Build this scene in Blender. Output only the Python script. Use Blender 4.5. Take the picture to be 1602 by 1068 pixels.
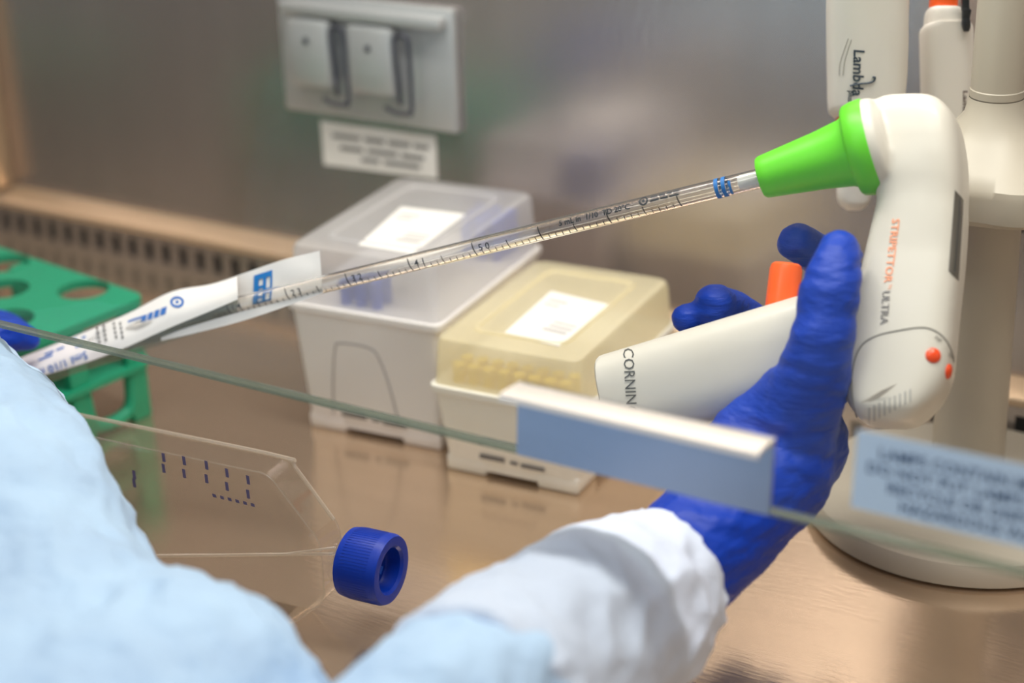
import bpy, bmesh, math, random
from mathutils import Vector, Matrix, noise
from mathutils.bvhtree import BVHTree
random.seed(7)
for o in list(bpy.data.objects): bpy.data.objects.remove(o)
scene = bpy.context.scene
COL = scene.collection
# ------------------------------------------------------------------ camera
W_, H_, F_ = 1602.0, 1068.0, 2800.0
PITCH, YAW, ROLL = math.radians(23.5), math.radians(31.3), math.radians(-1.8)
CAM = Vector((0, 0, .48))
cp, sp, cy, sy = math.cos(PITCH), math.sin(PITCH), math.cos(YAW), math.sin(YAW)
FWD = Vector((-sy*cp, cy*cp, -sp)); r0 = Vector((cy, sy, 0)); u0 = r0.cross(FWD)
RIGHT = r0*math.cos(ROLL) + u0*math.sin(ROLL); UP = u0*math.cos(ROLL) - r0*math.sin(ROLL)
cam = bpy.data.cameras.new('camera'); camo = bpy.data.objects.new('camera', cam); COL.objects.link(camo)
M = Matrix((RIGHT, UP, -FWD)).transposed().to_4x4(); M.translation = CAM
camo.matrix_world = M
cam.sensor_width = 36; cam.lens = F_/W_*36; cam.clip_start = .01
cam.dof.use_dof = True; cam.dof.focus_distance = .865; cam.dof.aperture_fstop = 3.9; cam.dof.aperture_blades = 0
scene.camera = camo
# ------------------------------------------------------------------ world, lights, exposure
wd = bpy.data.worlds.new('room_light'); scene.world = wd; wd.use_nodes = True
bg = wd.node_tree.nodes['Background']; bg.inputs[0].default_value = (.66, .60, .54, 1); bg.inputs[1].default_value = .42
scene.view_settings.view_transform = 'Standard'; scene.view_settings.look = 'None'
scene.view_settings.exposure = 0.1; scene.view_settings.gamma = 1; scene.view_settings.use_curve_mapping = False
def area(name, loc, target, sx, sy_, power, col):
    l = bpy.data.lights.new(name, 'AREA'); l.shape = 'RECTANGLE'; l.size = sx; l.size_y = sy_; l.energy = power; l.color = col
    o = bpy.data.objects.new(name, l); COL.objects.link(o); o.location = loc
    o.rotation_euler = (Vector(target)-Vector(loc)).to_track_quat('-Z', 'Y').to_euler(); return o
area('cabinet_tube_light', (-.36, .74, .735), (-.36, .76, 0), .80, .10, 5.6, (1, .95, .88))
area('room_ceiling_light', (-.25, -.25, 2.0), (-.4, .5, .1), 1.3, .7, 9, (.86, .93, 1))
area('rear_ceiling_light', (-1.1, -1.78, 2.05), (-1.1, -1.7, 0), .95, .65, 17, (1, .95, .88))
# ------------------------------------------------------------------ pixel helpers
def ray(px, py): return RIGHT*((px-W_/2)/F_) - UP*((py-H_/2)/F_) + FWD
def P(px, py, d): return CAM + ray(px, py)*d
def PL(px, py, pt, n):
    r = ray(px, py); return CAM + r*((Vector(pt)-CAM).dot(n)/r.dot(n))
def G(px, py, z=0): return PL(px, py, (0, 0, z), Vector((0, 0, 1)))
def YW(px, py, y): return PL(px, py, (0, y, 0), Vector((0, 1, 0)))
def dpip(x): return 1/(.9956+.0001632*x)
# ------------------------------------------------------------------ materials
MATS = {}
def lin(c): return tuple(((v/255)/12.92 if v/255 <= .04045 else ((v/255+.055)/1.055)**2.4) for v in c)
def mat(name, rgb, rough=.5, metal=0, spec=.5, noise_amt=0, noise_scale=40, bump=0, bump_scale=200, trans=0, emis=None, sheen=0, stretch=None, bump_dist=.001, sss=0, coat=0):
    if name in MATS: return MATS[name]
    m = bpy.data.materials.new(name); m.use_nodes = True; nt = m.node_tree; b = nt.nodes['Principled BSDF']
    c = lin(rgb); b.inputs['Base Color'].default_value = (*c, 1); b.inputs['Roughness'].default_value = rough; b.inputs['Metallic'].default_value = metal
    b.inputs['Specular IOR Level'].default_value = spec; b.inputs['Transmission Weight'].default_value = trans
    b.inputs['Sheen Weight'].default_value = sheen; b.inputs['Coat Weight'].default_value = coat
    if sss: b.inputs['Subsurface Weight'].default_value = sss; b.inputs['Subsurface Radius'].default_value = (.004, .003, .002)
    tc = nt.nodes.new('ShaderNodeTexCoord'); mp = nt.nodes.new('ShaderNodeMapping'); nt.links.new(tc.outputs['Object'], mp.inputs[0])
    if stretch: mp.inputs['Scale'].default_value = stretch
    if noise_amt:
        n = nt.nodes.new('ShaderNodeTexNoise'); n.inputs['Scale'].default_value = noise_scale; n.inputs['Detail'].default_value = 5
        nt.links.new(mp.outputs[0], n.inputs['Vector'])
        mx = nt.nodes.new('ShaderNodeMix'); mx.data_type = 'RGBA'
        mx.inputs[6].default_value = (*[v*(1-noise_amt) for v in c], 1); mx.inputs[7].default_value = (*[min(1, v*(1+noise_amt)) for v in c], 1)
        nt.links.new(n.outputs[0], mx.inputs[0]); nt.links.new(mx.outputs[2], b.inputs['Base Color'])
    if bump:
        n2 = nt.nodes.new('ShaderNodeTexNoise'); n2.inputs['Scale'].default_value = bump_scale; n2.inputs['Detail'].default_value = 4
        nt.links.new(mp.outputs[0], n2.inputs['Vector'])
        bp = nt.nodes.new('ShaderNodeBump'); bp.inputs['Strength'].default_value = bump; bp.inputs['Distance'].default_value = bump_dist
        nt.links.new(n2.outputs[0], bp.inputs['Height']); nt.links.new(bp.outputs[0], b.inputs['Normal'])
    MATS[name] = m; return m
def clear(name, tint=(1, 1, 1), ior=1.5, rough=.03, body=0, body_rgb=(255, 255, 255)):
    """thin clear plastic / glass: transparent with a Fresnel reflection, optionally with some milky body"""
    m = bpy.data.materials.new(name); m.use_nodes = True; nt = m.node_tree; nt.nodes.clear()
    out = nt.nodes.new('ShaderNodeOutputMaterial'); fr = nt.nodes.new('ShaderNodeFresnel'); fr.inputs[0].default_value = ior
    tr = nt.nodes.new('ShaderNodeBsdfTransparent'); tr.inputs[0].default_value = (*tint, 1)
    gl = nt.nodes.new('ShaderNodeBsdfGlossy'); gl.inputs['Roughness'].default_value = rough
    base = tr
    if body:
        df = nt.nodes.new('ShaderNodeBsdfDiffuse'); df.inputs[0].default_value = (*lin(body_rgb), 1)
        tl = nt.nodes.new('ShaderNodeBsdfTranslucent'); tl.inputs[0].default_value = (*lin(body_rgb), 1)
        m1 = nt.nodes.new('ShaderNodeMixShader'); m1.inputs[0].default_value = .5; nt.links.new(df.outputs[0], m1.inputs[1]); nt.links.new(tl.outputs[0], m1.inputs[2])
        m2 = nt.nodes.new('ShaderNodeMixShader'); m2.inputs[0].default_value = body; nt.links.new(tr.outputs[0], m2.inputs[1]); nt.links.new(m1.outputs[0], m2.inputs[2]); base = m2
    ge = nt.nodes.new('ShaderNodeNewGeometry'); ma = nt.nodes.new('ShaderNodeMath'); ma.operation = 'SUBTRACT'; ma.inputs[0].default_value = 1; nt.links.new(ge.outputs['Backfacing'], ma.inputs[1])
    mu = nt.nodes.new('ShaderNodeMath'); mu.operation = 'MULTIPLY'; nt.links.new(fr.outputs[0], mu.inputs[0]); nt.links.new(ma.outputs[0], mu.inputs[1])   # no internal reflection: the slab is not refracting
    mx = nt.nodes.new('ShaderNodeMixShader'); nt.links.new(mu.outputs[0], mx.inputs[0]); nt.links.new(base.outputs[0], mx.inputs[1]); nt.links.new(gl.outputs[0], mx.inputs[2])
    nt.links.new(mx.outputs[0], out.inputs[0]); return m
STEEL_F = mat('steel_worktop', (222, 198, 172), .17, .84, noise_amt=.08, noise_scale=9, bump=.08, bump_scale=60, stretch=(1, 6, 1))
STEEL_W = mat('steel_wall', (192, 183, 180), .25, .88, noise_amt=.12, noise_scale=6, bump=.10, bump_scale=50, stretch=(5, 1, 1))
STEEL_T = mat('steel_trim', (214, 186, 156), .38, .6)
STEEL_P = mat('steel_plate', (196, 198, 200), .42, .55, noise_amt=.06)
STEEL_H = mat('steel_handle', (156, 168, 190), .34, .72, noise_amt=.05, noise_scale=30)  # bluish base colour carries the gown's reflection on the handle plate
DARK = mat('dark_void', (16, 15, 14), .8)
WIRE = mat('wire_dark', (72, 72, 82), .45, .5)
PAPER = mat('label_paper', (236, 232, 228), .7)
INKG = mat('ink_grey', (120, 116, 114), .8)
INKD = mat('ink_dark', (46, 47, 52), .7)
INKBLUE = mat('ink_blue', (44, 108, 190), .7)
INKCY = mat('ink_cyan', (0, 120, 200), .6)
IVORY = mat('ivory_plastic', (214, 208, 197), .38, coat=.08, bump=.02, bump_scale=900, bump_dist=.0003)
IVORY2 = mat('grey_plastic', (182, 173, 158), .42, bump=.02, bump_scale=900, bump_dist=.0003)
PIPC = mat('pipette_cream', (230, 224, 216), .42)
SEAM = mat('seam_grey', (120, 116, 108), .6)
GREEN = mat('lime_silicone', (98, 208, 30), .42, sss=.05)
ORANGE = mat('orange_plastic', (250, 98, 26), .35)
LED = mat('orange_led', (236, 74, 14), .2, coat=.1)
BLACK = mat('black_plastic', (22, 28, 34), .4)
LCD = mat('lcd_dark', (98, 94, 86), .15, coat=.6)
RACKG = mat('rack_green', (24, 150, 112), .5, noise_amt=.06)
BOXG = mat('box_grey', (230, 224, 221), .45)
BOXW = mat('box_cream', (234, 229, 217), .45)
BLUECAP = mat('blue_cap', (0, 48, 158), .42, spec=.3)
GLOVE = mat('nitrile_blue', (0, 54, 166), .46, spec=.28, bump=.55, bump_scale=75, bump_dist=.0028, stretch=(1, 1, 3.2))
GOWN = mat('gown_blue', (184, 211, 243), .85, noise_amt=.20, noise_scale=22, bump=.5, bump_scale=34, bump_dist=.013)
CUFFM = mat('cuff_white', (208, 219, 237), .85, bump=.4, bump_scale=45, bump_dist=.006)
SKIN = mat('skin', (205, 160, 135), .55, sss=.1)
CAPM = mat('cap_blue', (160, 195, 225), .9)
GLASS = clear('sash_glass', (.97, .985, .975), 1.42, .0)
GEDGE = clear('sash_edge', (.60, .66, .60), 1.5, .15, .5, (150, 158, 142))
FLASK = clear('flask_plastic', (.955, .945, .93), 1.58, .04, .03, (235, 225, 205))
FLEDGE = clear('flask_ridge', (.93, .92, .90), 1.58, .05, .36, (235, 225, 210))
PIPE = mat('pipette_plastic', (253, 252, 250), .02, trans=1)
FILM = clear('film', (.93, .94, .92), 1.45, .10, .34, (186, 194, 182))
LIDG = clear('lid_grey', (.95, .95, .97), 1.45, .2, .52, (240, 237, 236))
LIDY = clear('lid_cream', (.97, .95, .9), 1.45, .25, .66, (255, 246, 216))
TIPY = mat('tip_yellow', (244, 214, 62), .5)
TIPB = mat('tip_blue', (24, 76, 196), .5)
SIGN = mat('sign_blue', (200, 226, 252), .6)
SIGNINK = mat('sign_ink', (62, 92, 134), .7)
PRTBLK = mat('print_black', (40, 38, 36), .6)
PRTBLUE = mat('print_band_blue', (10, 104, 178), .5)
WHITE = mat('cotton_white', (250, 250, 250), .8)
WRAP = mat('wrap_paper', (243, 238, 236), .75, bump=.15, bump_scale=60, bump_dist=.002)
# ------------------------------------------------------------------ object helpers
ORG = {}
def thing(name, label, cat, loc=(0, 0, 0), group=None):
    o = bpy.data.objects.new(name, None); COL.objects.link(o); o.location = loc; o.empty_display_size = .02
    o['label'] = label; o['category'] = cat
    if group: o['group'] = group
    ORG[o] = Vector(loc); return o
def tag(o, label, cat, group=None):
    o['label'] = label; o['category'] = cat
    if group: o['group'] = group
    return o
def link(name, me, material, parent=None, label=None, structure=False, smooth=True):
    me.name = name; o = bpy.data.objects.new(name, me); COL.objects.link(o)
    org = ORG.get(parent, Vector((0, 0, 0)))
    me.transform(Matrix.Translation(-org)); ORG[o] = org
    if parent: o.parent = parent
    if material and not me.materials: me.materials.append(material)
    if smooth:
        me.polygons.foreach_set('use_smooth', [True]*len(me.polygons))
        try: me.set_sharp_from_angle(angle=math.radians(38))
        except Exception: pass
    if label: o['label'] = label
    if structure: o['kind'] = 'structure'
    return o
def obj(name, bm, material, parent=None, **k):
    bmesh.ops.recalc_face_normals(bm, faces=bm.faces)
    me = bpy.data.meshes.new(name); bm.to_mesh(me); bm.free(); return link(name, me, material, parent, **k)
def nb(): return bmesh.new()
def box(bm, lo, hi, M=None, bev=0, seg=2):
    lo, hi = Vector(lo), Vector(hi); vs = [bm.verts.new((x, y, z)) for x in (lo.x, hi.x) for y in (lo.y, hi.y) for z in (lo.z, hi.z)]
    fs = [bm.faces.new([vs[i] for i in f]) for f in ((0, 1, 3, 2), (4, 6, 7, 5), (0, 4, 5, 1), (2, 3, 7, 6), (0, 2, 6, 4), (1, 5, 7, 3))]
    if bev:
        es = list({e for f in fs for e in f.edges})
        r = bmesh.ops.bevel(bm, geom=es, offset=bev, segments=seg, affect='EDGES', profile=.5)
        vs = list({v for f in r['faces'] for v in f.verts} | {v for v in vs if v.is_valid})
    if M:
        for v in vs: v.co = M @ v.co
    return vs
def rings(bm, R, cap=True, closed=True):
    """loft a list of closed rings (lists of Vectors)"""
    V = [[bm.verts.new(p) for p in r] for r in R]; n = len(R[0])
    for a, b in zip(V, V[1:]):
        for i in range(n if closed else n-1): bm.faces.new((a[i], a[(i+1) % n], b[(i+1) % n], b[i]))
    if cap: bm.faces.new(V[0][::-1]); bm.faces.new(V[-1])
    return V
def frames(pts):
    T = []
    for i in range(len(pts)):
        a = pts[max(0, i-1)]; b = pts[min(len(pts)-1, i+1)]; T.append((b-a).normalized())
    x = T[0].orthogonal().normalized(); out = []
    for t in T:
        x = (x - t*x.dot(t)).normalized(); out.append((x, t.cross(x), t))
    return out
def catmull(seq, n):
    """interpolate list of tuples/Vectors smoothly, n samples per segment"""
    seq = [Vector(s) if not isinstance(s, Vector) else s for s in seq]; out = []
    for i in range(len(seq)-1):
        p0, p1, p2, p3 = seq[max(0, i-1)], seq[i], seq[i+1], seq[min(len(seq)-1, i+2)]
        for k in range(n):
            t = k/n; out.append(.5*((2*p1)+(p2-p0)*t+(2*p0-5*p1+4*p2-p3)*t*t+(3*p1-p0-3*p2+p3)*t**3))
    out.append(seq[-1]); return out
def tube(bm, pts, radii, seg=20, cap=True, rnd=False):
    pts = [Vector(p) for p in pts]
    if not hasattr(radii, '__len__'): radii = [radii]*len(pts)
    fr = frames(pts); R = []
    if rnd:
        for k in range(4, 0, -1):
            a = k/4.4*math.pi/2; R.append((pts[0]-fr[0][2]*math.sin(a)*radii[0], fr[0], radii[0]*math.cos(a)))
    R += [(p, f, r) for p, f, r in zip(pts, fr, radii)]
    if rnd:
        for k in range(1, 5):
            a = k/4.4*math.pi/2; R.append((pts[-1]+fr[-1][2]*math.sin(a)*radii[-1], fr[-1], radii[-1]*math.cos(a)))
    rings(bm, [[p+(f[0]*math.cos(t)+f[1]*math.sin(t))*r for t in [2*math.pi*i/seg for i in range(seg)]] for p, f, r in R], cap)
def lathe(bm, prof, c, ax=Vector((0, 0, 1)), seg=48, mod=None, cap=True):
    ax = Vector(ax).normalized(); x = ax.orthogonal().normalized(); y = ax.cross(x); c = Vector(c)
    rings(bm, [[c+ax*z+(x*math.cos(t)+y*math.sin(t))*(r*(mod(t, r) if mod else 1)) for t in [2*math.pi*i/seg for i in range(seg)]] for r, z in prof], cap)
def prism(bm, poly, O, U, V, N, t0, t1):
    a = [bm.verts.new(O+U*x+V*y+N*t0) for x, y in poly]; b = [bm.verts.new(O+U*x+V*y+N*t1) for x, y in poly]; n = len(poly)
    bm.faces.new(a[::-1]); bm.faces.new(b)
    for i in range(n): bm.faces.new((a[i], a[(i+1) % n], b[(i+1) % n], b[i]))
def roundpoly(poly, r, n=4):
    out = []; m = len(poly)
    for i in range(m):
        p = Vector(poly[i]); a = Vector(poly[i-1])-p; b = Vector(poly[(i+1) % m])-p
        rr = min(r, a.length*.45, b.length*.45); A = p+a.normalized()*rr; B = p+b.normalized()*rr
        for k in range(n+1):
            t = k/n; q = A*(1-t)**2+p*2*t*(1-t)+B*t*t; out.append((q.x, q.y))
    return out
def quad(bm, pts): return bm.faces.new([bm.verts.new(p) for p in pts])
TXT = {}
def textmesh(s, spacing=1.0, bold=0):
    """returns (verts, faces, width) of a text of cap height ~ .7 at size 1, from x = 0"""
    k = (s, spacing, bold)
    if k in TXT: return TXT[k]
    cu = bpy.data.curves.new('t', 'FONT'); cu.body = s; cu.size = 1; cu.resolution_u = 2; cu.space_character = spacing; cu.offset = bold
    o = bpy.data.objects.new('t', cu); COL.objects.link(o); dg = bpy.context.evaluated_depsgraph_get(); dg.update()
    me = bpy.data.meshes.new_from_object(o.evaluated_get(dg))
    vs = [(v.co.x, v.co.y) for v in me.vertices]; fs = [tuple(p.vertices) for p in me.polygons]
    x0 = min(v[0] for v in vs); vs = [(x-x0, y) for x, y in vs]
    bpy.data.objects.remove(o); bpy.data.curves.remove(cu); bpy.data.meshes.remove(me)
    TXT[k] = (vs, fs, max(v[0] for v in vs)); return TXT[k]
def textbm(bm, s, fn, **k):
    vs, fs, w = textmesh(s, **k); B = [bm.verts.new(fn(x, y)) for x, y in vs]
    for f in fs:
        try: bm.faces.new([B[i] for i in f])
        except ValueError: pass
def bvh(o):
    me = o.data; org = ORG.get(o, Vector((0, 0, 0)))
    return BVHTree.FromPolygons([v.co+org for v in me.vertices], [tuple(p.vertices) for p in me.polygons])
def hit(tree, px, py, off=.0003, fallback=.85):
    d = ray(px, py).normalized(); h = tree.ray_cast(CAM, d)
    return (h[0]-d*off) if h[0] is not None else P(px, py, fallback)
def fuse(parts, voxel, smooth=6, factor=.5):
    """voxel-remesh a bmesh union into one continuous mesh"""
    me = bpy.data.meshes.new('f'); bmesh.ops.recalc_face_normals(parts, faces=parts.faces); parts.to_mesh(me); parts.free()
    o = bpy.data.objects.new('f', me); COL.objects.link(o)
    m = o.modifiers.new('r', 'REMESH'); m.mode = 'VOXEL'; m.voxel_size = voxel
    if smooth: s = o.modifiers.new('s', 'SMOOTH'); s.iterations = smooth; s.factor = factor
    dg = bpy.context.evaluated_depsgraph_get(); dg.update(); out = bpy.data.meshes.new_from_object(o.evaluated_get(dg))
    bpy.data.objects.remove(o); bpy.data.meshes.remove(me); return out
def ruffle(me, fn):
    nr = [v.normal.copy() for v in me.vertices]
    for v, n in zip(me.vertices, nr): v.co += n*fn(v.co)
    me.update()
# ------------------------------------------------------------------ the cabinet (setting)
YG, YB, XL, XR, ZT, YF = .945, .958, -1.052, .30, .76, .30
b = nb(); box(b, (XL, YF, -.02), (XR, YB, 0)); obj('floor', b, STEEL_F, structure=True)
b = nb(); box(b, (XL-.02, YB, -.02), (XR+.02, YB+.01, ZT)); wall = obj('wall_back', b, STEEL_W, structure=True)
b = nb(); box(b, (XL-.01, .50, -.02), (XL, YB, ZT)); obj('wall_left', b, STEEL_W, structure=True)
b = nb(); box(b, (XR, .50, -.02), (XR+.01, YB, ZT)); obj('wall_right', b, STEEL_W, structure=True)
b = nb(); box(b, (XL-.02, .64, ZT), (XR+.02, YB+.01, ZT+.01)); obj('ceiling', b, STEEL_W, structure=True)
b = nb(); box(b, (XL, YB-.020, .04), (XL+.013, YB, ZT), bev=.003); obj('trim_2', b, STEEL_T, structure=True)
# rear intake grille: frame strips, bars between the slots, sloping ledge above
grille = bpy.data.objects.new('trim_1', None); COL.objects.link(grille); grille.location = (0, YG, 0); ORG[grille] = Vector((0, YG, 0)); grille['kind'] = 'structure'
b = nb(); box(b, (XL, YG-.002, 0), (XR, YG, .005)); obj('lower_strip', b, STEEL_W, grille)
b = nb(); box(b, (XL, YG-.002, .0200), (XR, YG, .031)); obj('upper_strip', b, STEEL_W, grille)
b = nb(); box(b, (XL, YG+.006, 0), (XR, YG+.008, .03)); obj('slot_void_sheet', b, DARK, grille)  # near-black sheet stands in for the unlit space behind the slots
b = nb(); prism(b, roundpoly([(0, -.003), (.013, -.003), (.013, .008), (-.002, .003), (-.006, .001), (-.006, -.004)], .002), Vector((XL, YG, .031)), Vector((0, 1, 0)), Vector((0, 0, 1)), Vector((1, 0, 0)), 0, XR-XL); obj('ledge', b, STEEL_T, grille)
pitch = .0165; b = nb(); box(b, (XL, YG-.002, .005), (XL+.0088, YG, .0200)); bar0 = obj('grille_bar', b, STEEL_W, grille)
for i in range(1, int((XR-XL)/pitch)):
    c = bar0.copy(); COL.objects.link(c); c.parent = grille; c.location.x = i*pitch
# ------------------------------------------------------------------ outlet plate and its label on the back wall
ol = YW(455, 170, YB); orr = YW(723, 204, YB); ot = YW(722, 14, YB)
plate = thing('outlet_plate', 'grey steel double outlet plate with flip covers on the back wall', 'outlet', (ol.x, YB, ol.z))
x0, x1, z0, z1 = ol.x, orr.x, (ol.z+orr.z)/2, ot.z
b = nb(); box(b, (x0, YB-.006, z0), (x1, YB, z1), bev=.002); obj('backplate', b, STEEL_P, plate)
b = nb(); box(b, (x0+.008, YB-.016, z1-.012), (x1-.004, YB-.006, z1-.004), bev=.002); obj('hinge_rail', b, STEEL_P, plate)
w = x1-x0
for k, (fx, fw) in enumerate(((.10, .25), (.45, .26))):
    xa = x0+w*fx; xb = xa+w*fw
    b = nb(); box(b, (xa, YB-.018, z0+.022), (xb, YB-.006, z1-.014), bev=.004); cv = obj('flip_cover', b, STEEL_P, plate)
    b = nb()
    for zz in (.028, ): lathe(b, [(.0022, 0), (.0022, .001), (.001, .0016)], ((xa+xb)/2, YB-.018, z1-zz), (0, -1, 0), 12)
    obj('rivet', b, WIRE, cv)
    b = nb(); xc = xb+w*.055; zt, zb = z1-.018, z0+.013
    loop = [(xc-.0065, YB-.012, zb+.004), (xc-.0065, YB-.016, zt-.006), (xc-.004, YB-.016, zt), (xc+.002, YB-.016, zt), (xc+.005, YB-.016, zt-.006), (xc+.005, YB-.016, zb+.004), (xc+.001, YB-.016, zb), (xc-.010, YB-.014, zb-.001), (xc-.019, YB-.012, zb+.001)]
    tube(b, catmull(loop, 5), .0015, 10); obj('wire_bail', b, WIRE, plate)
def wallp(px, py, e): p = YW(px, py, YB); return Vector((p.x, YB-e, p.z))
lb = thing('wall_label', 'small white printed label on back wall under the outlet plate', 'label', wallp(590, 235, 0))
b = nb(); c4 = [(502, 189), (682, 213), (684, 279), (508, 257)]
quad(b, [wallp(x, y, .0008) for x, y in c4]); r = bmesh.ops.extrude_face_region(b, geom=b.faces[:]); bmesh.ops.translate(b, verts=[v for v in r['geom'] if isinstance(v, bmesh.types.BMVert)], vec=(0, .0008, 0)); obj('sticker', b, PAPER, lb)
b = nb()
def lerp2(q, u, v): a = [q[0][i]*(1-u)+q[1][i]*u for i in (0, 1)]; c = [q[3][i]*(1-u)+q[2][i]*u for i in (0, 1)]; return (a[0]*(1-v)+c[0]*v, a[1]*(1-v)+c[1]*v)
for v0, spans in ((.24, [(.10, .34), (.38, .55), (.59, .78), (.81, .94)]), (.50, [(.16, .36), (.40, .66), (.70, .90)]), (.72, [(.34, .50), (.54, .86)])):
    for ua, ub in spans: quad(b, [wallp(*lerp2(c4, u, v), .0012) for u, v in ((ua, v0), (ub, v0), (ub, v0+.10), (ua, v0+.10))])
obj('print_lines', b, INKG, lb)
# ------------------------------------------------------------------ green tube rack
rc = thing('tube_rack', 'green plastic test tube rack with large round holes on the worktop', 'rack', (-.78, .72, 0))
ra = math.radians(-8.5); RU = Vector((math.cos(ra), math.sin(ra), 0)); RV = Vector((-math.sin(ra), math.cos(ra), 0)); RZ = Vector((0, 0, 1))
RO = Vector((-.712, .748, 0))          # rear right corner of the top deck
def deck(O, ext, holes, z0, z1):
    """plate with round holes, built from a fine outline via boolean-free polygon bridging"""
    me_b = nb(); prism(me_b, ext, O, RU, RV, RZ, z0, z1); me = bpy.data.meshes.new('d'); bmesh.ops.recalc_face_normals(me_b, faces=me_b.faces); me_b.to_mesh(me); me_b.free()
    o = bpy.data.objects.new('d', me); COL.objects.link(o)
    cb = nb()
    for hx, hy, hr in holes: lathe(cb, [(hr, -.02), (hr, .02)], O+RU*hx+RV*hy+RZ*(z0+z1)/2, RZ, 28)
    cm = bpy.data.meshes.new('c'); bmesh.ops.recalc_face_normals(cb, faces=cb.faces); cb.to_mesh(cm); cb.free(); co = bpy.data.objects.new('c', cm); COL.objects.link(co)
    m = o.modifiers.new('b', 'BOOLEAN'); m.object = co; m.operation = 'DIFFERENCE'; m.solver = 'EXACT'
    dg = bpy.context.evaluated_depsgraph_get(); dg.update(); out = bpy.data.meshes.new_from_object(o.evaluated_get(dg))
    bpy.data.objects.remove(o); bpy.data.objects.remove(co); return out
RL, RD = .24, .105
holes = []
for j, y in enumerate((-.0165, -.0445, -.0725)):
    for i in range(4):
        x = -.041-.079*i+(0 if j % 2 == 0 else .037)
        if j == 2: x += .0
        if -RL+.018 < x < -.016: holes.append((x, y-(.0), .0158))
ext = roundpoly([(0, 0), (-RL, 0), (-RL, -RD), (0, -RD)], .012, 5)
link('top_deck', deck(RO, ext, holes, .074, .079), RACKG, rc)
link('middle_deck', deck(RO, ext, [(x, y, r) for x, y, r in holes], .034, .038), RACKG, rc)
for (x, y) in ((-.006, -.012), (-.006, -.055), (-.006, -.093), (-RL+.006, -.012), (-RL+.006, -.093), (-.12, -.006), (-.12, -RD+.006)):
    b = nb(); box(b, (-.0035, -.007, 0), (.0035, .007, .0745), Matrix.Translation(RO+RU*x+RV*y) @ Matrix.Rotation(ra, 4, 'Z'), bev=.0015); obj('leg', b, RACKG, rc)
for x in (-.006, -RL+.006):
    for ya, yb in ((-.012, -.055), (-.055, -.093)):
        b = nb(); pts = [RO+RU*x+RV*(ya-.004)+RZ*.03, RO+RU*x+RV*(ya-.006)+RZ*.012, RO+RU*x+RV*(ya-.014)+RZ*.006, RO+RU*x+RV*(yb+.014)+RZ*.006, RO+RU*x+RV*(yb+.006)+RZ*.012, RO+RU*x+RV*(yb+.004)+RZ*.03]
        tube(b, catmull(pts, 4), .0042, 10); obj('side_loop', b, RACKG, rc)
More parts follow.
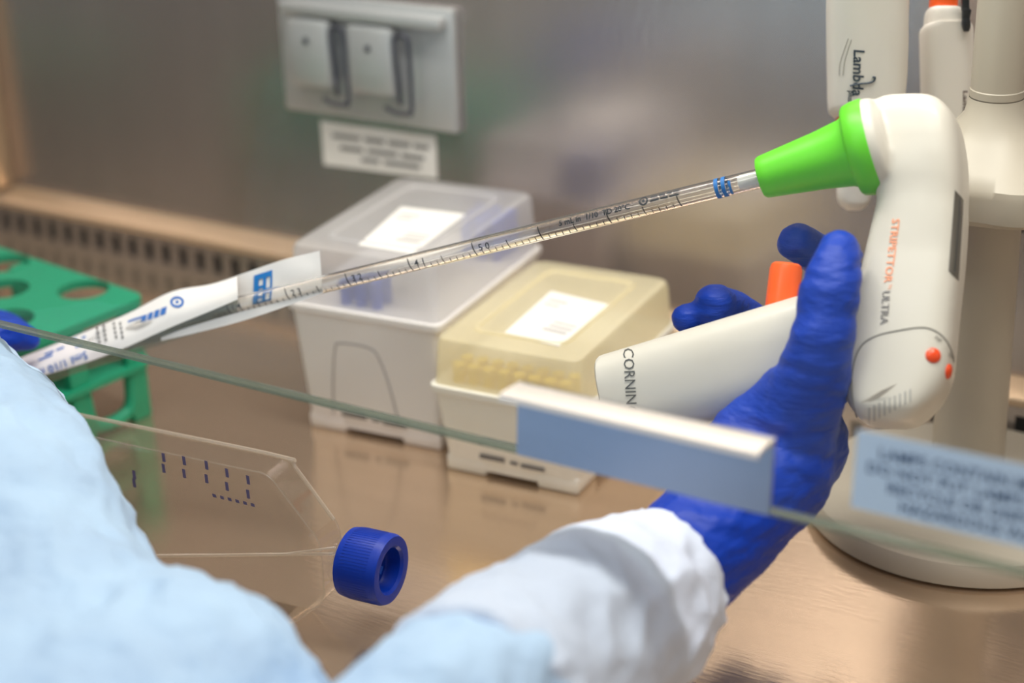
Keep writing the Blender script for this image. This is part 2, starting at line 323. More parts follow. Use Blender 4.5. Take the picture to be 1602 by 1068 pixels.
# ------------------------------------------------------------------ pipette tip boxes
def tipbox(name, label, FR, w, D, ang, hr, ht, base_m, lid_m, tip_m, lab_px, blue_spot, grow, arch):
    a = math.radians(ang); U = Vector((math.cos(a), math.sin(a), 0)); V = Vector((-math.sin(a), math.cos(a), 0)); Z = Vector((0, 0, 1))
    O = Vector((FR[0], FR[1], 0))-U*w            # front left bottom corner
    t = thing(name, label, 'tip box', O+U*w/2+V*D/2, 'pipette tip boxes on the worktop')
    def rr(g, z, r=.006):      # rounded rectangle ring grown by g
        return [O+U*x+V*y+Z*z for x, y in roundpoly([(-g, -g), (w+g, -g), (w+g, D+g), (-g, D+g)], r, 5)]
    b = nb(); z0 = .009
    rings(b, [rr(0, z0), rr(0, z0+.001), rr(grow*.5, hr*.55), rr(grow, hr-.004)]); body = obj('base', b, base_m, t)
    for fx in (0, 1):
        for fy in (0, 1):
            b = nb(); lx = .026
            c = O+U*(lx/2 if fx == 0 else w-lx/2)+V*(lx/2 if fy == 0 else D-lx/2)
            box(b, (-lx/2, -lx/2, 0), (lx/2, lx/2, z0+.001), Matrix.Translation(c) @ Matrix.Rotation(a, 4, 'Z'), bev=.002); obj('foot', b, base_m, t)
    b = nb(); box(b, (.024, .0005, .0035), (w-.024, D-.002, z0+.001), Matrix.Translation(O) @ Matrix.Rotation(a, 4, 'Z')); obj('skirt', b, base_m, t)
    b = nb(); rings(b, [rr(grow+.0005, hr-.005), rr(grow+.0018, hr-.004), rr(grow+.0018, hr-.0005), rr(grow+.0008, hr)]); obj('rim', b, base_m, t)
    # lid: thin shell, open below
    b = nb(); L = [rr(grow-.0002, hr), rr(grow-.0008, hr+.004), rr(grow-.0016, ht-.004, .008), rr(grow-.0026, ht-.0012, .008), rr(grow-.005, ht, .008)]
    rings(b, L, cap=False); vs = [v for v in b.verts][-len(L[0]):]; b.faces.new(vs); lid = obj('lid', b, lid_m, t)
    # raised panel frame on the lid and its paper label
    b = nb(); pr = [rr(-.012, ht-.0002, .008), rr(-.0125, ht+.0012, .008), rr(-.0145, ht+.0012, .008), rr(-.015, ht-.0002, .008)]; rings(b, pr, cap=False); obj('lid_panel_ridge', b, lid_m, lid)
    q = [G(x, y, ht+.0009) for x, y in lab_px]
    b = nb(); f = quad(b, q); r = bmesh.ops.extrude_face_region(b, geom=[f]); bmesh.ops.translate(b, verts=[v for v in r['geom'] if isinstance(v, bmesh.types.BMVert)], vec=(0, 0, -.0005)); obj('paper_label', b, PAPER, t)
    b = nb()
    for (ua, ub, va, vb) in ((.10, .42, .80, .84), (.10, .36, .70, .735), (.48, .9, .22, .27), (.52, .92, .31, .35), (.52, .92, .40, .43)):
        quad(b, [q[0].lerp(q[1], u).lerp(q[3].lerp(q[2], u), v)+Z*.0002 for u, v in ((ua, va), (ub, va), (ub, vb), (ua, vb))])
    obj('label_print', b, mat('ink_faint', (190, 184, 182), .8), t)
    # tips standing in the insert
    b = nb(); rings(b, [rr(grow-.004, hr-.006), rr(grow-.004, hr-.002)]); obj('insert', b, base_m, t)
    b = nb(); nx, ny = 8, 12
    for i in range(nx):
        for j in range(ny):
            c = O+U*(w*(i+.9)/(nx+.8))+V*(D*(j+.45)/(ny+.2)); hh = blue_spot(i, j)
            if hh: lathe(b, [(.0034, hr-.003), (.0038, hr+hh)], c, Z, 8)
    o = obj('tips', b, tip_m, t); o['kind'] = 'stuff'
    # moulded arch on the front and a printed mark at its foot
    if arch:
        b = nb(); pts = [(.20, .012), (.225, .035), (.265, .056), (.31, .061), (.53, .061), (.60, .054), (.66, .035), (.70, .012)]
        tube(b, catmull([O+U*(w*x)+V*(-grow*(z/hr)*.98)+Z*z for x, z in pts], 4), .0006, 8); obj('moulded_arch', b, mat('box_seam', (168, 162, 160), .5), t)
    else:
        b = nb(); tube(b, [O+U*(w*.28)+V*(-.0015)+Z*.022, O+U*(w*.30)+V*(-.0016)+Z*.0245, O+U*(w*.66)+V*(-.0016)+Z*.0245, O+U*(w*.69)+V*(-.0015)+Z*.022], .0007, 8); obj('moulded_arch', b, mat('box_seam', (168, 162, 160), .5), t)
    b = nb()
    for ua, ub, zz, h in ((.27, .46, .0150, .0030), (.50, .56, .0140, .002), (.58, .76, .0138, .0024)):
        quad(b, [O+U*(w*u)+V*(-.0012)+Z*z for u, z in ((ua, zz), (ub, zz), (ub, zz-h), (ua, zz-h))])
    obj('printed_mark', b, INKG, t); return t
tipbox('tip_box', 'tall grey pipette tip box with frosted lid, behind the clear pipette', (-.5282, .7841), .0905, .130, 5, .0835, .1195, BOXG, LIDG, TIPB,
       [(560, 383), (645, 397), (728, 335), (628, 323)], lambda i, j: (.017 if (i in (2, 3, 4) and j < 2) else (.026 if i > 4 and j > 8 else .0)), .0045, True)
tipbox('tip_box', 'low cream pipette tip box with yellow tips under its lid, left of the gloved hand', (-.4298, .7732), .084, .128, 4, .0555, .0840, BOXW, LIDY, TIPY,
       [(789, 520), (874, 541), (957, 477), (862, 455)], lambda i, j: (.011 if j < 2 else .0), .0045, False)
# ------------------------------------------------------------------ cell culture flask standing on its edge
fa = math.radians(5); FU = Vector((math.cos(fa), math.sin(fa), 0)); FV = Vector((-math.sin(fa), math.cos(fa), 0)); FZ = Vector((0, 0, 1))
FO = Vector((-.493, .598, 0))-FV*.010; FH, FT = .084, .020
fl = thing('culture_flask', 'clear plastic cell culture flask with blue vented cap, standing on its edge', 'flask', FO)
outl = roundpoly([(-.150, 0), (0, 0), (.022, .020), (.022, .052), (-.004, FH), (-.150, FH)], .006, 4)
b = nb(); n_ = Vector(FV)
prof = [(.0, .0015), (.0015, 0)]
def inset(poly, e):
    cx = -.07; cz = FH/2; return [(x+(cx-x)*e/.075, z+(cz-z)*e/.042) for x, z in poly]
def fring(poly, t): return [FO+FU*x+FZ*z+FV*t for x, z in poly]
rings(b, [fring(inset(outl, .0018), 0), fring(outl, .002), fring(outl, FT-.002), fring(inset(outl, .0018), FT)]); obj('flask_body', b, FLASK, fl)
b = nb()
for t in (.001, FT-.001):
    pts = [FO+FU*x+FZ*z+FV*t for x, z in outl]; tube(b, pts+[pts[0]], .0005, 8)
obj('edge_ridge', b, clear('flask_ridge_faint', (.94, .93, .91), 1.58, .05, .14, (225, 215, 200)), fl)
b = nb(); pts = [FO+FU*x+FZ*z+FV*(FT-.001) for x, z in ((-.148, FH-.002), (-.146, FH), (-.07, FH+.0004), (-.006, FH), (-.001, FH-.004), (.019, .055))]; tube(b, catmull(pts, 4), .0011, 8); obj('top_bead', b, FLEDGE, fl)
b = nb(); ng = PL(522, 866, FO, FV); nl = PL(245, 869, FO, FV); tube(b, [nl, ng], .0009, 8); tube(b, [PL(430, 868, FO, FV), PL(524, 856, FO, FV)], .0006, 8); obj('ramp_ridge', b, FLEDGE, fl)
NC = FO+FU*.022+FZ*.0355+FV*(FT/2+.006)
b = nb(); lathe(b, [(.0115, 0), (.0115, .014)], NC, FU, 32, cap=False); obj('neck', b, FLASK, fl)
b = nb()
for k in range(3): lathe(b, [(.0115, .003+k*.003), (.0126, .004+k*.003), (.0126, .0045+k*.003), (.0115, .0055+k*.003)], NC, FU, 32, cap=False)
obj('neck_thread', b, FLEDGE, fl)
b = nb(); CC = NC+FU*.006
lathe(b, [(.0158, 0), (.0170, .0008), (.0177, .006), (.0177, .0215), (.0168, .0236), (.0146, .0238), (.0122, .0236), (.0110, .0222), (.0108, .0160), (.0098, .0148), (.0015, .0148)], CC, FU, 64); capo = obj('cap', b, BLUECAP, fl)
b = nb(); x_ = FV; y_ = FZ
for k in range(72):
    t = 2*math.pi*k/72; d = x_*math.cos(t)+y_*math.sin(t); c = CC+d*.0176; s = x_*-math.sin(t)+y_*math.cos(t)
    quad(b, [c+FU*.004-s*.0003+d*.0002, c+FU*.004+s*.0003+d*.0002, c+FU*.019+s*.0003+d*.0002, c+FU*.019-s*.0003+d*.0002])
obj('cap_knurl', b, BLUECAP, capo)
b = nb(); vm = mat('vent_blue', (36, 92, 200), .4)
for k in range(4):
    t = math.pi/4+k*math.pi/2; d = FV*math.cos(t)+FZ*math.sin(t); s = FV*-math.sin(t)+FZ*math.cos(t); c = CC+FU*.0150
    prism(b, roundpoly([(.0015, -.0012), (.006, -.0022), (.006, .0022), (.0015, .0012)], .0008, 2), c, d, s, FU, 0, .0008)
obj('vent_rib', b, vm, capo)
# printed graduations on the far large wall
b = nb(); gx = [430, 397, 360, 325, 292, 258, 228]
mk = mat('flask_print', (96, 90, 128), .6)
gm = [(390, 762, 42), (357, 750, 40), (325, 738, 40), (290, 730, 38), (258, 722, 32), (212, 745, 24)]
for x, y, h in gm:
    for k in range(2):
        yy = y-h/2+k*h/1.9; a_ = [PL(x-3, yy, FO+FV*.0005, FV), PL(x+2, yy+1.3, FO+FV*.0005, FV), PL(x+4, yy+15, FO+FV*.0005, FV), PL(x-1, yy+14, FO+FV*.0005, FV)]
        quad(b, [p-FV*.0014 for p in a_])
for x in range(334, 404, 12): quad(b, [PL(x+dx, 770+(x-334)*.24+dy, FO, FV)-FV*.0012 for dx, dy in ((0, 0), (6, 2), (7, 7), (1, 5))])
obj('graduation_print', b, mk, fl)
# ------------------------------------------------------------------ pipette carousel stand
CB = Vector((-.2365, .856, 0))
cs = thing('pipette_stand', 'cream pipette carousel stand with round base at the right', 'pipette stand', CB)
b = nb(); lathe(b, [(.081, 0), (.0845, .002), (.0845, .009), (.082, .013), (.070, .0165), (.030, .019), (.024, .022)], CB, seg=96); obj('base', b, IVORY2, cs)
b = nb(); lathe(b, [(.0195, .019), (.0190, .05), (.0170, .19)], CB, seg=48, cap=False); obj('column', b, IVORY2, cs)
th0 = math.atan2(-.95, .20)
def scal(t, r):
    if r < .03: return 1
    k = min(1, (r-.03)/.02); return 1-.13*k*(.5+.5*math.cos(6*(t-T0)))
xx = Vector((0, 0, 1)).orthogonal().normalized(); yy_ = Vector((0, 0, 1)).cross(xx); dd = Vector((.13, -.99, 0)); T0 = math.atan2(dd.dot(yy_), dd.dot(xx))
b = nb(); lathe(b, [(.018, .176), (.045, .178), (.0495, .181), (.0500, .193), (.0485, .197), (.038, .203), (.024, .213), (.0150, .224), (.0133, .232)], CB, seg=144, mod=scal, cap=False); obj('hub', b, IVORY2, cs)
b = nb(); lathe(b, [(.0128, .232), (.0133, .2325), (.0133, .236), (.0129, .2365), (.0122, .42), (.010, .428)], CB, seg=48); obj('post', b, IVORY2, cs)
def pxloft(name, secs, material, parent, dfun, thick, seg=36, pw=.62, n=5, label=None, cap=True):
    """loft rounded sections given as (y, xl, xr) in the photo's pixels, real depth from dfun, real thickness from thick"""
    S = catmull([(s[0], s[1], s[2]) for s in secs], n); b = nb(); R = []
    for i, (y, xl, xr) in enumerate(S):
        d = dfun(y); c = P((xl+xr)/2, y, d); hw = (P(xr, y, d)-P(xl, y, d)).length/2; th = thick(y) if callable(thick) else thick
        th = min(th, hw*1.2) if hw > 0 else th; nrm = FWD; u = RIGHT
        ring = []
        for k in range(seg):
            t = 2*math.pi*k/seg; ct, st = math.cos(t), math.sin(t)
            ring.append(c+u*hw*math.copysign(abs(ct)**pw, ct)+nrm*th*math.copysign(abs(st)**pw, st))
        R.append(ring)
    rings(b, R, cap); return obj(name, b, material, parent, label=label)
d1 = lambda y: .905+(y+40)*.00016
p1 = thing('micropipette', 'cream micropipette with cursive dark logo hanging left of the stand', 'micropipette', P(1345, 330, d1(330)), 'micropipettes hung on the carousel stand')
bd1 = pxloft('body', [(-60, 1298, 1420), (0, 1295, 1417), (60, 1295, 1418), (120, 1296, 1416), (160, 1297, 1412), (176, 1301, 1406), (190, 1322, 1396)], PIPC, p1, d1, .017)
pxloft('orange_collar', [(184, 1309, 1390), (190, 1308, 1388), (200, 1312, 1384), (207, 1318, 1380)], LED, p1, d1, .012)
pxloft('ejector_shaft', [(205, 1316, 1372), (260, 1312, 1366), (300, 1310, 1362), (318, 1314, 1358), (328, 1326, 1348)], PIPC, p1, d1, .0085)
pxloft('side_grip', [(-60, 1402, 1424), (20, 1400, 1421), (90, 1402, 1419), (140, 1404, 1414)], PIPC, p1, lambda y: d1(y)+.004, .0135)
T = bvh(bd1); b = nb()
def tpx(x0, y0, dx, dy, ux, uy): return lambda x, y: hit(T, x0+x*dx+y*ux, y0+x*dy+y*uy, .0004)
vs, fs, w_ = textmesh('Lambda', bold=.02)
textbm(b, 'Lambda', tpx(1336, 78, -2.2*72/72/w_, 72/w_, 24, 2), bold=.02)
textbm(b, 'plus', tpx(1328, 142, -1, 11, 12, 1), bold=.02)
sw = [hit(T, x, y, .0006) for x, y in catmull([(1330, 130, 0), (1346, 131, 0), (1358, 129, 0), (1367, 125, 0), (1370, 120, 0)], 4) for x, y in [(x, y)]] if False else [hit(T, v.x, v.y, .0006) for v in catmull([(1330, 134, 0), (1346, 131, 0), (1358, 130, 0), (1367, 127, 0), (1369, 121, 0), (1365, 121, 0)], 4)]
tube(b, sw, .0005, 6); obj('cursive_logo', b, mat('ink_navy', (38, 52, 66), .6), p1)
b = nb()
for pts in ([(1327, 60, 0), (1320, 80, 0), (1314, 100, 0), (1313, 118, 0)], [(1332, 62, 0), (1326, 80, 0), (1321, 98, 0), (1319, 118, 0)]): tube(b, [hit(T, v.x, v.y, .0) for v in catmull(pts, 3)], .0003, 6)
obj('moulded_line', b, mat('ivory_groove', (172, 166, 158), .5), p1)
d2 = lambda y: .925+(y+40)*.00014
p2 = thing('micropipette', 'slim cream micropipette with orange plunger top beside the stand post', 'micropipette', P(1478, 330, d2(330)), 'micropipettes hung on the carousel stand')
bd2 = pxloft('body', [(40, 1446, 1516), (48, 1441, 1519), (70, 1441, 1520), (150, 1443, 1519), (260, 1445, 1515), (310, 1452, 1506), (360, 1466, 1492), (470, 1472, 1486)], PIPC, p2, d2, .013)
pxloft('handle_top', [(14, 1452, 1499), (22, 1449, 1503), (44, 1447, 1506), (60, 1447, 1506)], PIPC, p2, d2, .012)
pxloft('plunger_cap', [(-40, 1457, 1497), (-10, 1456, 1497), (10, 1455, 1497), (20, 1457, 1496)], ORANGE, p2, d2, .0068)
pxloft('ejector_lever', [(-40, 1504, 1516), (10, 1504, 1516), (17, 1505, 1519), (28, 1505, 1517), (40, 1505, 1518), (49, 1508, 1516)], BLACK, p2, lambda y: d2(y)-.014, .006)
T = bvh(bd2); b = nb(); textbm(b, 'Lambda', tpx(1507, 142, -.3, 17, 10, .3), bold=.02); obj('side_logo', b, mat('ink_brown', (92, 74, 70), .6), p2)
d3 = lambda y: .96
p3 = thing('micropipette', 'grey pipette tip end hanging behind the stand at the right edge', 'micropipette', P(1598, 370, .96), 'micropipettes hung on the carousel stand')
pxloft('shaft', [(278, 1584, 1634), (300, 1582, 1632), (352, 1581, 1628), (364, 1586, 1622)], mat('pip_dark', (78, 76, 80), .5), p3, d3, .008)
pxloft('body', [(-200, 1600, 1690), (100, 1592, 1670), (240, 1588, 1652), (282, 1586, 1640)], PIPC, p3, d3, .014)
# ------------------------------------------------------------------ pipette controller (gun)
ga = thing('pipette_controller', 'cream pipette controller with lime green nose held in the gloved right hand', 'pipette controller', P(1400, 664, .805))
AX = (P(1185, 281, dpip(1185))-P(370, 478, dpip(370))).normalized()      # pipette axis, towards the gun
GE = (P(1400, 660, .800)-P(1440, 160, .830)).normalized()                # down the body
GN = AX.cross(GE).normalized()
if GN.dot(FWD) > 0: GN = -GN
GA = GE.cross(GN).normalized()
if GA.dot(AX) < 0: GA = -GA
dbod = lambda y: .830-.030*(y-160)/500
secs = [(160, 1396, 1450), (162, 1378, 1472), (167, 1368, 1484), (177, 1361, 1495), (192, 1358, 1506), (215, 1357, 1513), (250, 1357, 1518), (285, 1359, 1519), (305, 1366, 1519), (325, 1369, 1518), (350, 1364, 1517), (420, 1349, 1510), (500, 1331, 1501), (550, 1320, 1496), (590, 1315, 1490), (620, 1318, 1478), (642, 1327, 1462), (656, 1338, 1446), (664, 1350, 1430), (667, 1366, 1414)]
S = catmull(secs, 5); b = nb(); R = []; seg = 64; c22 = abs(GA.dot(RIGHT)); s22 = abs(GN.dot(RIGHT))
for (y, xl, xr) in S:
    d = dbod(y); c = P((xl+xr)/2, y, d); half = (xr-xl)*d/F_/2; tn = min(.0175+.0047*max(0, min(1, (400-y)/140)), half*.95)
    def sup(w): return max(w*abs(math.cos(q))**.56*c22+tn*abs(math.sin(q))**.56*s22 for q in [math.pi/2*i/40 for i in range(41)])
    lo_, hi_ = 0, .06
    for _ in range(24):
        wn = (lo_+hi_)/2
        if sup(wn) < half: lo_ = wn
        else: hi_ = wn
    wn = max(wn, .0006)
    ring = []
    for k in range(seg):
        t = 2*math.pi*k/seg; ct, st = math.cos(t), math.sin(t)
        ring.append(c+GA*wn*math.copysign(abs(ct)**.56, ct)+GN*tn*math.copysign(abs(st)**.56, st))
    R.append(ring)
rings(b, R); gbm = b
# collar behind the nose and the nose cone
NO = P(1190, 278, dpip(1190)); NE = P(1357, 230, .824); NX = (NE-NO).normalized(); NLn = (NE-NO).length
b = nb(); lathe(b, [(.0045, .0), (.0092, .0), (.0100, .0012), (.0104, .004), (.0135, NLn*.55), (.0158, NLn*.80), (.0168, NLn*.84), (.0200, NLn*.855), (.0212, NLn*.875), (.0222, NLn*.95), (.0225, NLn*1.04), (.0222, NLn*1.055)], NO, NX, 64); obj('nose_cone', b, GREEN, ga, label='lime green nose cone')
# neck of the body behind the collar
b = nb(); lathe(b, [(.0217, NLn*1.0), (.0221, NLn*1.05), (.0215, NLn*1.14), (.016, NLn*1.2)], NO, NX, 48); b.to_mesh(_m := bpy.data.meshes.new('t')); b.free(); gbm.from_mesh(_m)
gb = link('body', fuse(gbm, .0011, 14), IVORY, ga); TG = bvh(gb)
# handle
hs = [(946, 576, 622), (948, 566, 650), (952, 559, 668), (960, 553, 682), (980, 547, 690), (1020, 535, 684), (1100, 511, 664), (1180, 487, 644), (1260, 463, 626), (1300, 452, 618), (1318, 452, 608)]
S = catmull(hs, 4); b = nb(); R = []
HX = (P(1340, 520, .812)-P(952, 612, .862)).normalized(); HUp = (UP-HX*UP.dot(HX)).normalized(); HN = HX.cross(HUp)
for (x, yt, yb) in S:
    d = .862-.050*(x-952)/388; c = P(x, (yt+yb)/2, d); hh = (yb-yt)*d/F_/2; tn = min(.0185, hh*1.05)
    if x < 960: tn *= .55+.45*(x-944)/16
    R.append([c+HUp*hh*math.copysign(abs(math.sin(t))**.72, math.sin(t))+HN*tn*math.copysign(abs(math.cos(t))**.72, math.cos(t)) for t in [2*math.pi*k/48 for k in range(48)]])
rings(b, R); hb = obj('handle', b, IVORY, ga); TH = bvh(hb)
b = nb(); b0 = P(1221, 492, .838); b1 = P(1231, 411, .838); bx = (b1-b0).normalized(); L_ = (b1-b0).length
lathe(b, [(.0077, 0), (.0077, L_*.86), (.0070, L_*.96), (.0055, L_), (.001, L_*1.005)], b0, bx, 32); obj('trigger_button', b, ORANGE, ga, label='orange trigger button')
# marks on the gun
T = TH; b = nb(); cw = textmesh('CORNING')[2]
textbm(b, 'CORNING', lambda x, y: hit(TH, 974.5+6*x/cw+24*y, 545+104*x/cw-1*y, .0004)); obj('handle_lettering', b, mat('ink_charcoal', (78, 78, 76), .6), ga)
T = TG; b = nb(); cw = textmesh('STRIPETTOR', bold=.012)[2]
textbm(b, 'STRIPETTOR', lambda x, y: hit(TG, 1396-13*x/cw+17*y, 342+100*x/cw, .0004), bold=.012)
textbm(b, 'TM', lambda x, y: hit(TG, 1391-2*x+7*y, 444+6*x, .0004))
obj('orange_lettering', b, mat('ink_orange', (252, 164, 122), .6), ga)
b = nb(); cw = textmesh('ULTRA', bold=.012)[2]
textbm(b, 'ULTRA', lambda x, y: hit(TG, 1381-4*x/cw+17*y, 455+52*x/cw, .0004), bold=.012); obj('grey_lettering', b, mat('ink_midgrey', (128, 124, 122), .6), ga)
seam = [(1340, 652), (1334, 625), (1333, 590), (1338, 560), (1350, 538), (1372, 525), (1400, 518), (1440, 512), (1462, 517), (1478, 530), (1488, 548), (1492, 566)]
b = nb(); tube(b, [hit(TG, v.x, v.y, .0) for v in catmull([(x, y, 0) for x, y in seam], 4)], .00038, 8); obj('cover_seam', b, SEAM, ga)
for lx, ly in ((1460, 556), (1484, 581)):
    b = nb(); c = hit(TG, lx, ly, 0); h = TG.ray_cast(CAM, ray(lx, ly).normalized()); nn = h[1] if h[1] else -FWD
    if nn.dot(FWD) > 0: nn = -nn
    lathe(b, [(.0034, -.0004), (.0034, .0002), (.0027, .0009), (.0012, .0013), (.0002, .0014)], c, nn, 24); obj('indicator_light', b, LED, ga)
b = nb()
for x, y, s in ((1462, 528, 'ASP'), (1484, 556, 'DIS')): textbm(b, s, lambda u, v: hit(TG, x+u*6+v*3, y+u*5-v*7, .0004), bold=.01)
obj('indicator_print', b, SEAM, ga)
b = nb(); lc = [(1494, 297), (1508, 312), (1500, 440), (1484, 424)]
N1, N2 = 12, 4; grid = [[b.verts.new(hit(TG, *lerp2(lc, u/N2, v/N1), .0003)) for u in range(N2+1)] for v in range(N1+1)]
for v in range(N1):
    for u in range(N2): b.faces.new((grid[v][u], grid[v][u+1], grid[v+1][u+1], grid[v+1][u]))
obj('display_window', b, LCD, ga)
b = nb(); tube(b, [hit(TG, x, y, 0) for x, y in ((1501, 312), (1500, 340), (1497, 380), (1493, 425))], .0004, 6); obj('display_bar', b, BLACK, ga)
# ribbed grip at the lower end
b = nb()
tip = [hit(TG, 1346, 630, .0002), hit(TG, 1352, 640, .0002), hit(TG, 1376, 622, .0002), hit(TG, 1404, 600, .0030), hit(TG, 1380, 610, .0030)]
V5 = [b.verts.new(p) for p in tip]; b.faces.new(V5); obj('grip_flat', b, IVORY, ga)
b = nb()
for k in range(9):
    x = 1360+k*8; ya = 638-k*3.4; yb_ = ya+26-k*.8
    tube(b, [hit(TG, x, ya+(yb_-ya)*t/4-2, 0) for t in range(5)], .00045, 6)
obj('grip_rib', b, mat('grip_grey', (176, 174, 170), .5), ga)
# ------------------------------------------------------------------ glass serological pipette
def axis(px): return P(px, 293+.243*(1130-px), dpip(px))
PA0, PA1 = axis(140), axis(1196); PX = (PA1-PA0).normalized(); PLn = (PA1-PA0).length; PR = .0047
sp_ = thing('serological_pipette', 'clear graduated serological pipette with blue bands fitted in the green nose', 'pipette', PA0)
b = nb(); lathe(b, [(.0008, 0), (.0014, 0), (.0018, .02), (PR, .034), (PR, PLn), (PR-.0007, PLn), (PR-.0007, .034), (.0011, .02), (.0008, 0)], PA0, PX, 48, cap=False); bmesh.ops.remove_doubles(b, verts=b.verts, dist=1e-6)
obj('tube', b, PIPE, sp_)
pe = (UP-PX*UP.dot(PX)).normalized(); pn = PX.cross(pe)
if pn.dot(FWD) > 0: pn = -pn
def spx(px):      # distance along the pipette at photo column px
    q = axis(px); return (q-PA0).dot(PX)
def cyl(s, ang, off=.00012): return PA0+PX*s+(pn*math.cos(ang)+pe*math.sin(ang))*(PR+off)
def arc(bm, s, a0, a1, w, n=6, slant=0):
    V = []
    for k in range(n+1):
        a = math.radians(a0+(a1-a0)*k/n); o = slant*k/n; V.append((bm.verts.new(cyl(s-w/2-o, a)), bm.verts.new(cyl(s+w/2-o, a))))
    for p, q in zip(V, V[1:]): bm.faces.new((p[0], p[1], q[1], q[0]))
b = nb(); s5 = spx(750); s2 = spx(456); ml = (spx(1068)-s2)/6.1
m0 = spx(456)-2*(spx(1066)-spx(456))/6; mlen = (spx(1066)-spx(456))/6
for k in range(8, 81):
    s = spx(456)+(k/10-2)*mlen
    if s > spx(1067)+.001: break
    if k % 10 == 0: arc(b, s, -68, 26, .00062, 8, .0012)
    elif k % 5 == 0: arc(b, s, -68, -8, .0005, 6, .0006)
    else: arc(b, s, -68, -34, .00042)
obj('graduation_marks', b, PRTBLK, sp_)
def ctext(bm, st, s0, ang, size, **k): textbm(bm, st, lambda x, y: cyl(s0+x*size, math.radians(ang)+(y-.35)*size/PR), **k)
b = nb()
for k, st in ((1, '1 4'), (2, '2 3'), (3, '3 2'), (4, '4 1'), (5, '5 0')): ctext(b, st, spx(456)+(k-2)*mlen+.0022, -14, .0048, bold=.01)
w_ = textmesh('5 mL in  1/10  TD 20°C', bold=.01)[2]; ctext(b, '5 mL in  1/10  TD 20°C', spx(880), 14, (spx(990)-spx(880))/w_, bold=.03)
for ring_r in (.0021, ):
    s_ = spx(1012); a_ = math.radians(26); V = []
    for k in range(29):
        t = 2*math.pi*k/28; V.append((b.verts.new(cyl(s_+math.cos(t)*.0024, a_+math.sin(t)*.0024/PR)), b.verts.new(cyl(s_+math.cos(t)*.0015, a_+math.sin(t)*.0015/PR))))
    for p, q in zip(V, V[1:]): b.faces.new((p[0], p[1], q[1], q[0]))
    b.faces.new([b.verts.new(cyl(s_+math.cos(2*math.pi*k/12)*.0008, a_+math.sin(2*math.pi*k/12)*.0008/PR)) for k in range(12)])
for a0, sp0 in ((40, [(1023, 1034), (1036, 1046), (1048, 1056), (1058, 1068)]), (14, [(1022, 1036), (1038, 1050), (1052, 1067)])):
    for xa, xb in sp0:
        sa, sb = spx(xa), spx(xb)
        b.faces.new([b.verts.new(cyl(s, math.radians(a))) for s, a in ((sa, a0-6), (sb, a0-6), (sb, a0+6), (sa, a0+6))])
obj('printed_text', b, BLACK, sp_)
b = nb()
for xa, xb, a0, a1 in ((1121, 1127, -180, 180), (1132, 1138, -180, 180), (1143, 1147, -70, 20)):
    sa, sb = spx(xa), spx(xb); arc(b, (sa+sb)/2, a0, a1, sb-sa, 36 if a1 == 180 else 10)
obj('blue_band', b, PRTBLUE, sp_)
b = nb(); lathe(b, [(.001, 0), (PR-.0013, .0006), (PR-.0010, .002), (PR-.0010, .03)], PA0+PX*spx(1155), PX, 24); obj('cotton_plug', b, WHITE, sp_)
# ------------------------------------------------------------------ peeled paper and film wrapper
wr = thing('pipette_wrapper', 'peeled white paper wrapper with blue print around the pipette tip', 'wrapper', axis(250))
def sheet(bm, top, bot, doff, n=6, rows=8, bulge=0, th=.0003):
    Tp = catmull([(x, y, 0) for x, y in top], n); Bp = catmull([(x, y, 0) for x, y in bot], n)
    for side in (0, 1):
        Gd = []
        for p, q in zip(Tp, Bp):
            row = []
            for k in range(rows+1):
                t = k/rows; x = p.x*(1-t)+q.x*t; y = p.y*(1-t)+q.y*t
                do = doff(x, t) if callable(doff) else doff
                row.append(bm.verts.new(P(x, y, dpip(x)+do+(th if side else 0)+.0009*noise.noise(Vector((x*.02, y*.03, 3))))))
            Gd.append(row)
        for i in range(len(Gd)-1):
            for k in range(rows): bm.faces.new((Gd[i][k], Gd[i+1][k], Gd[i+1][k+1], Gd[i][k+1]) if side == 0 else (Gd[i][k], Gd[i][k+1], Gd[i+1][k+1], Gd[i+1][k]))
b = nb(); sheet(b, [(500, 392), (440, 407), (385, 426), (330, 444), (268, 456), (200, 490), (120, 524), (40, 556), (-20, 580)], [(505, 456), (445, 475), (375, 499), (300, 520), (250, 534), (190, 551), (125, 572), (50, 594), (-20, 615)], lambda x, t: .0068)
bk = obj('back_paper', b, WRAP, wr)
b = nb(); sheet(b, [(371, 432), (330, 445), (268, 457), (200, 491), (120, 525), (40, 557), (-20, 581)], [(372, 468), (330, 486), (262, 514), (190, 546), (125, 570), (50, 592), (-20, 613)], lambda x, t: .0060-.0125*math.sin(min(1, t*1.25)*math.pi/2))
fp = obj('front_paper', b, WRAP, wr)
b = nb(); sheet(b, [(372, 466), (330, 484), (262, 513), (190, 546), (125, 570), (50, 592), (-20, 613)], [(372, 503), (300, 524), (250, 540), (190, 562), (125, 582), (55, 606), (-20, 632)], lambda x, t: -.0060+.0125*t*t, rows=6)
obj('clear_film', b, FILM, wr)
b = nb(); sheet(b, [(505, 448), (445, 470), (375, 488), (300, 510), (252, 526)], [(505, 458), (445, 480), (375, 503), (300, 522), (252, 533)], -.0030, rows=3)
obj('paper_edge', b, WRAP, wr)
TF = bvh(fp); TB = bvh(bk)
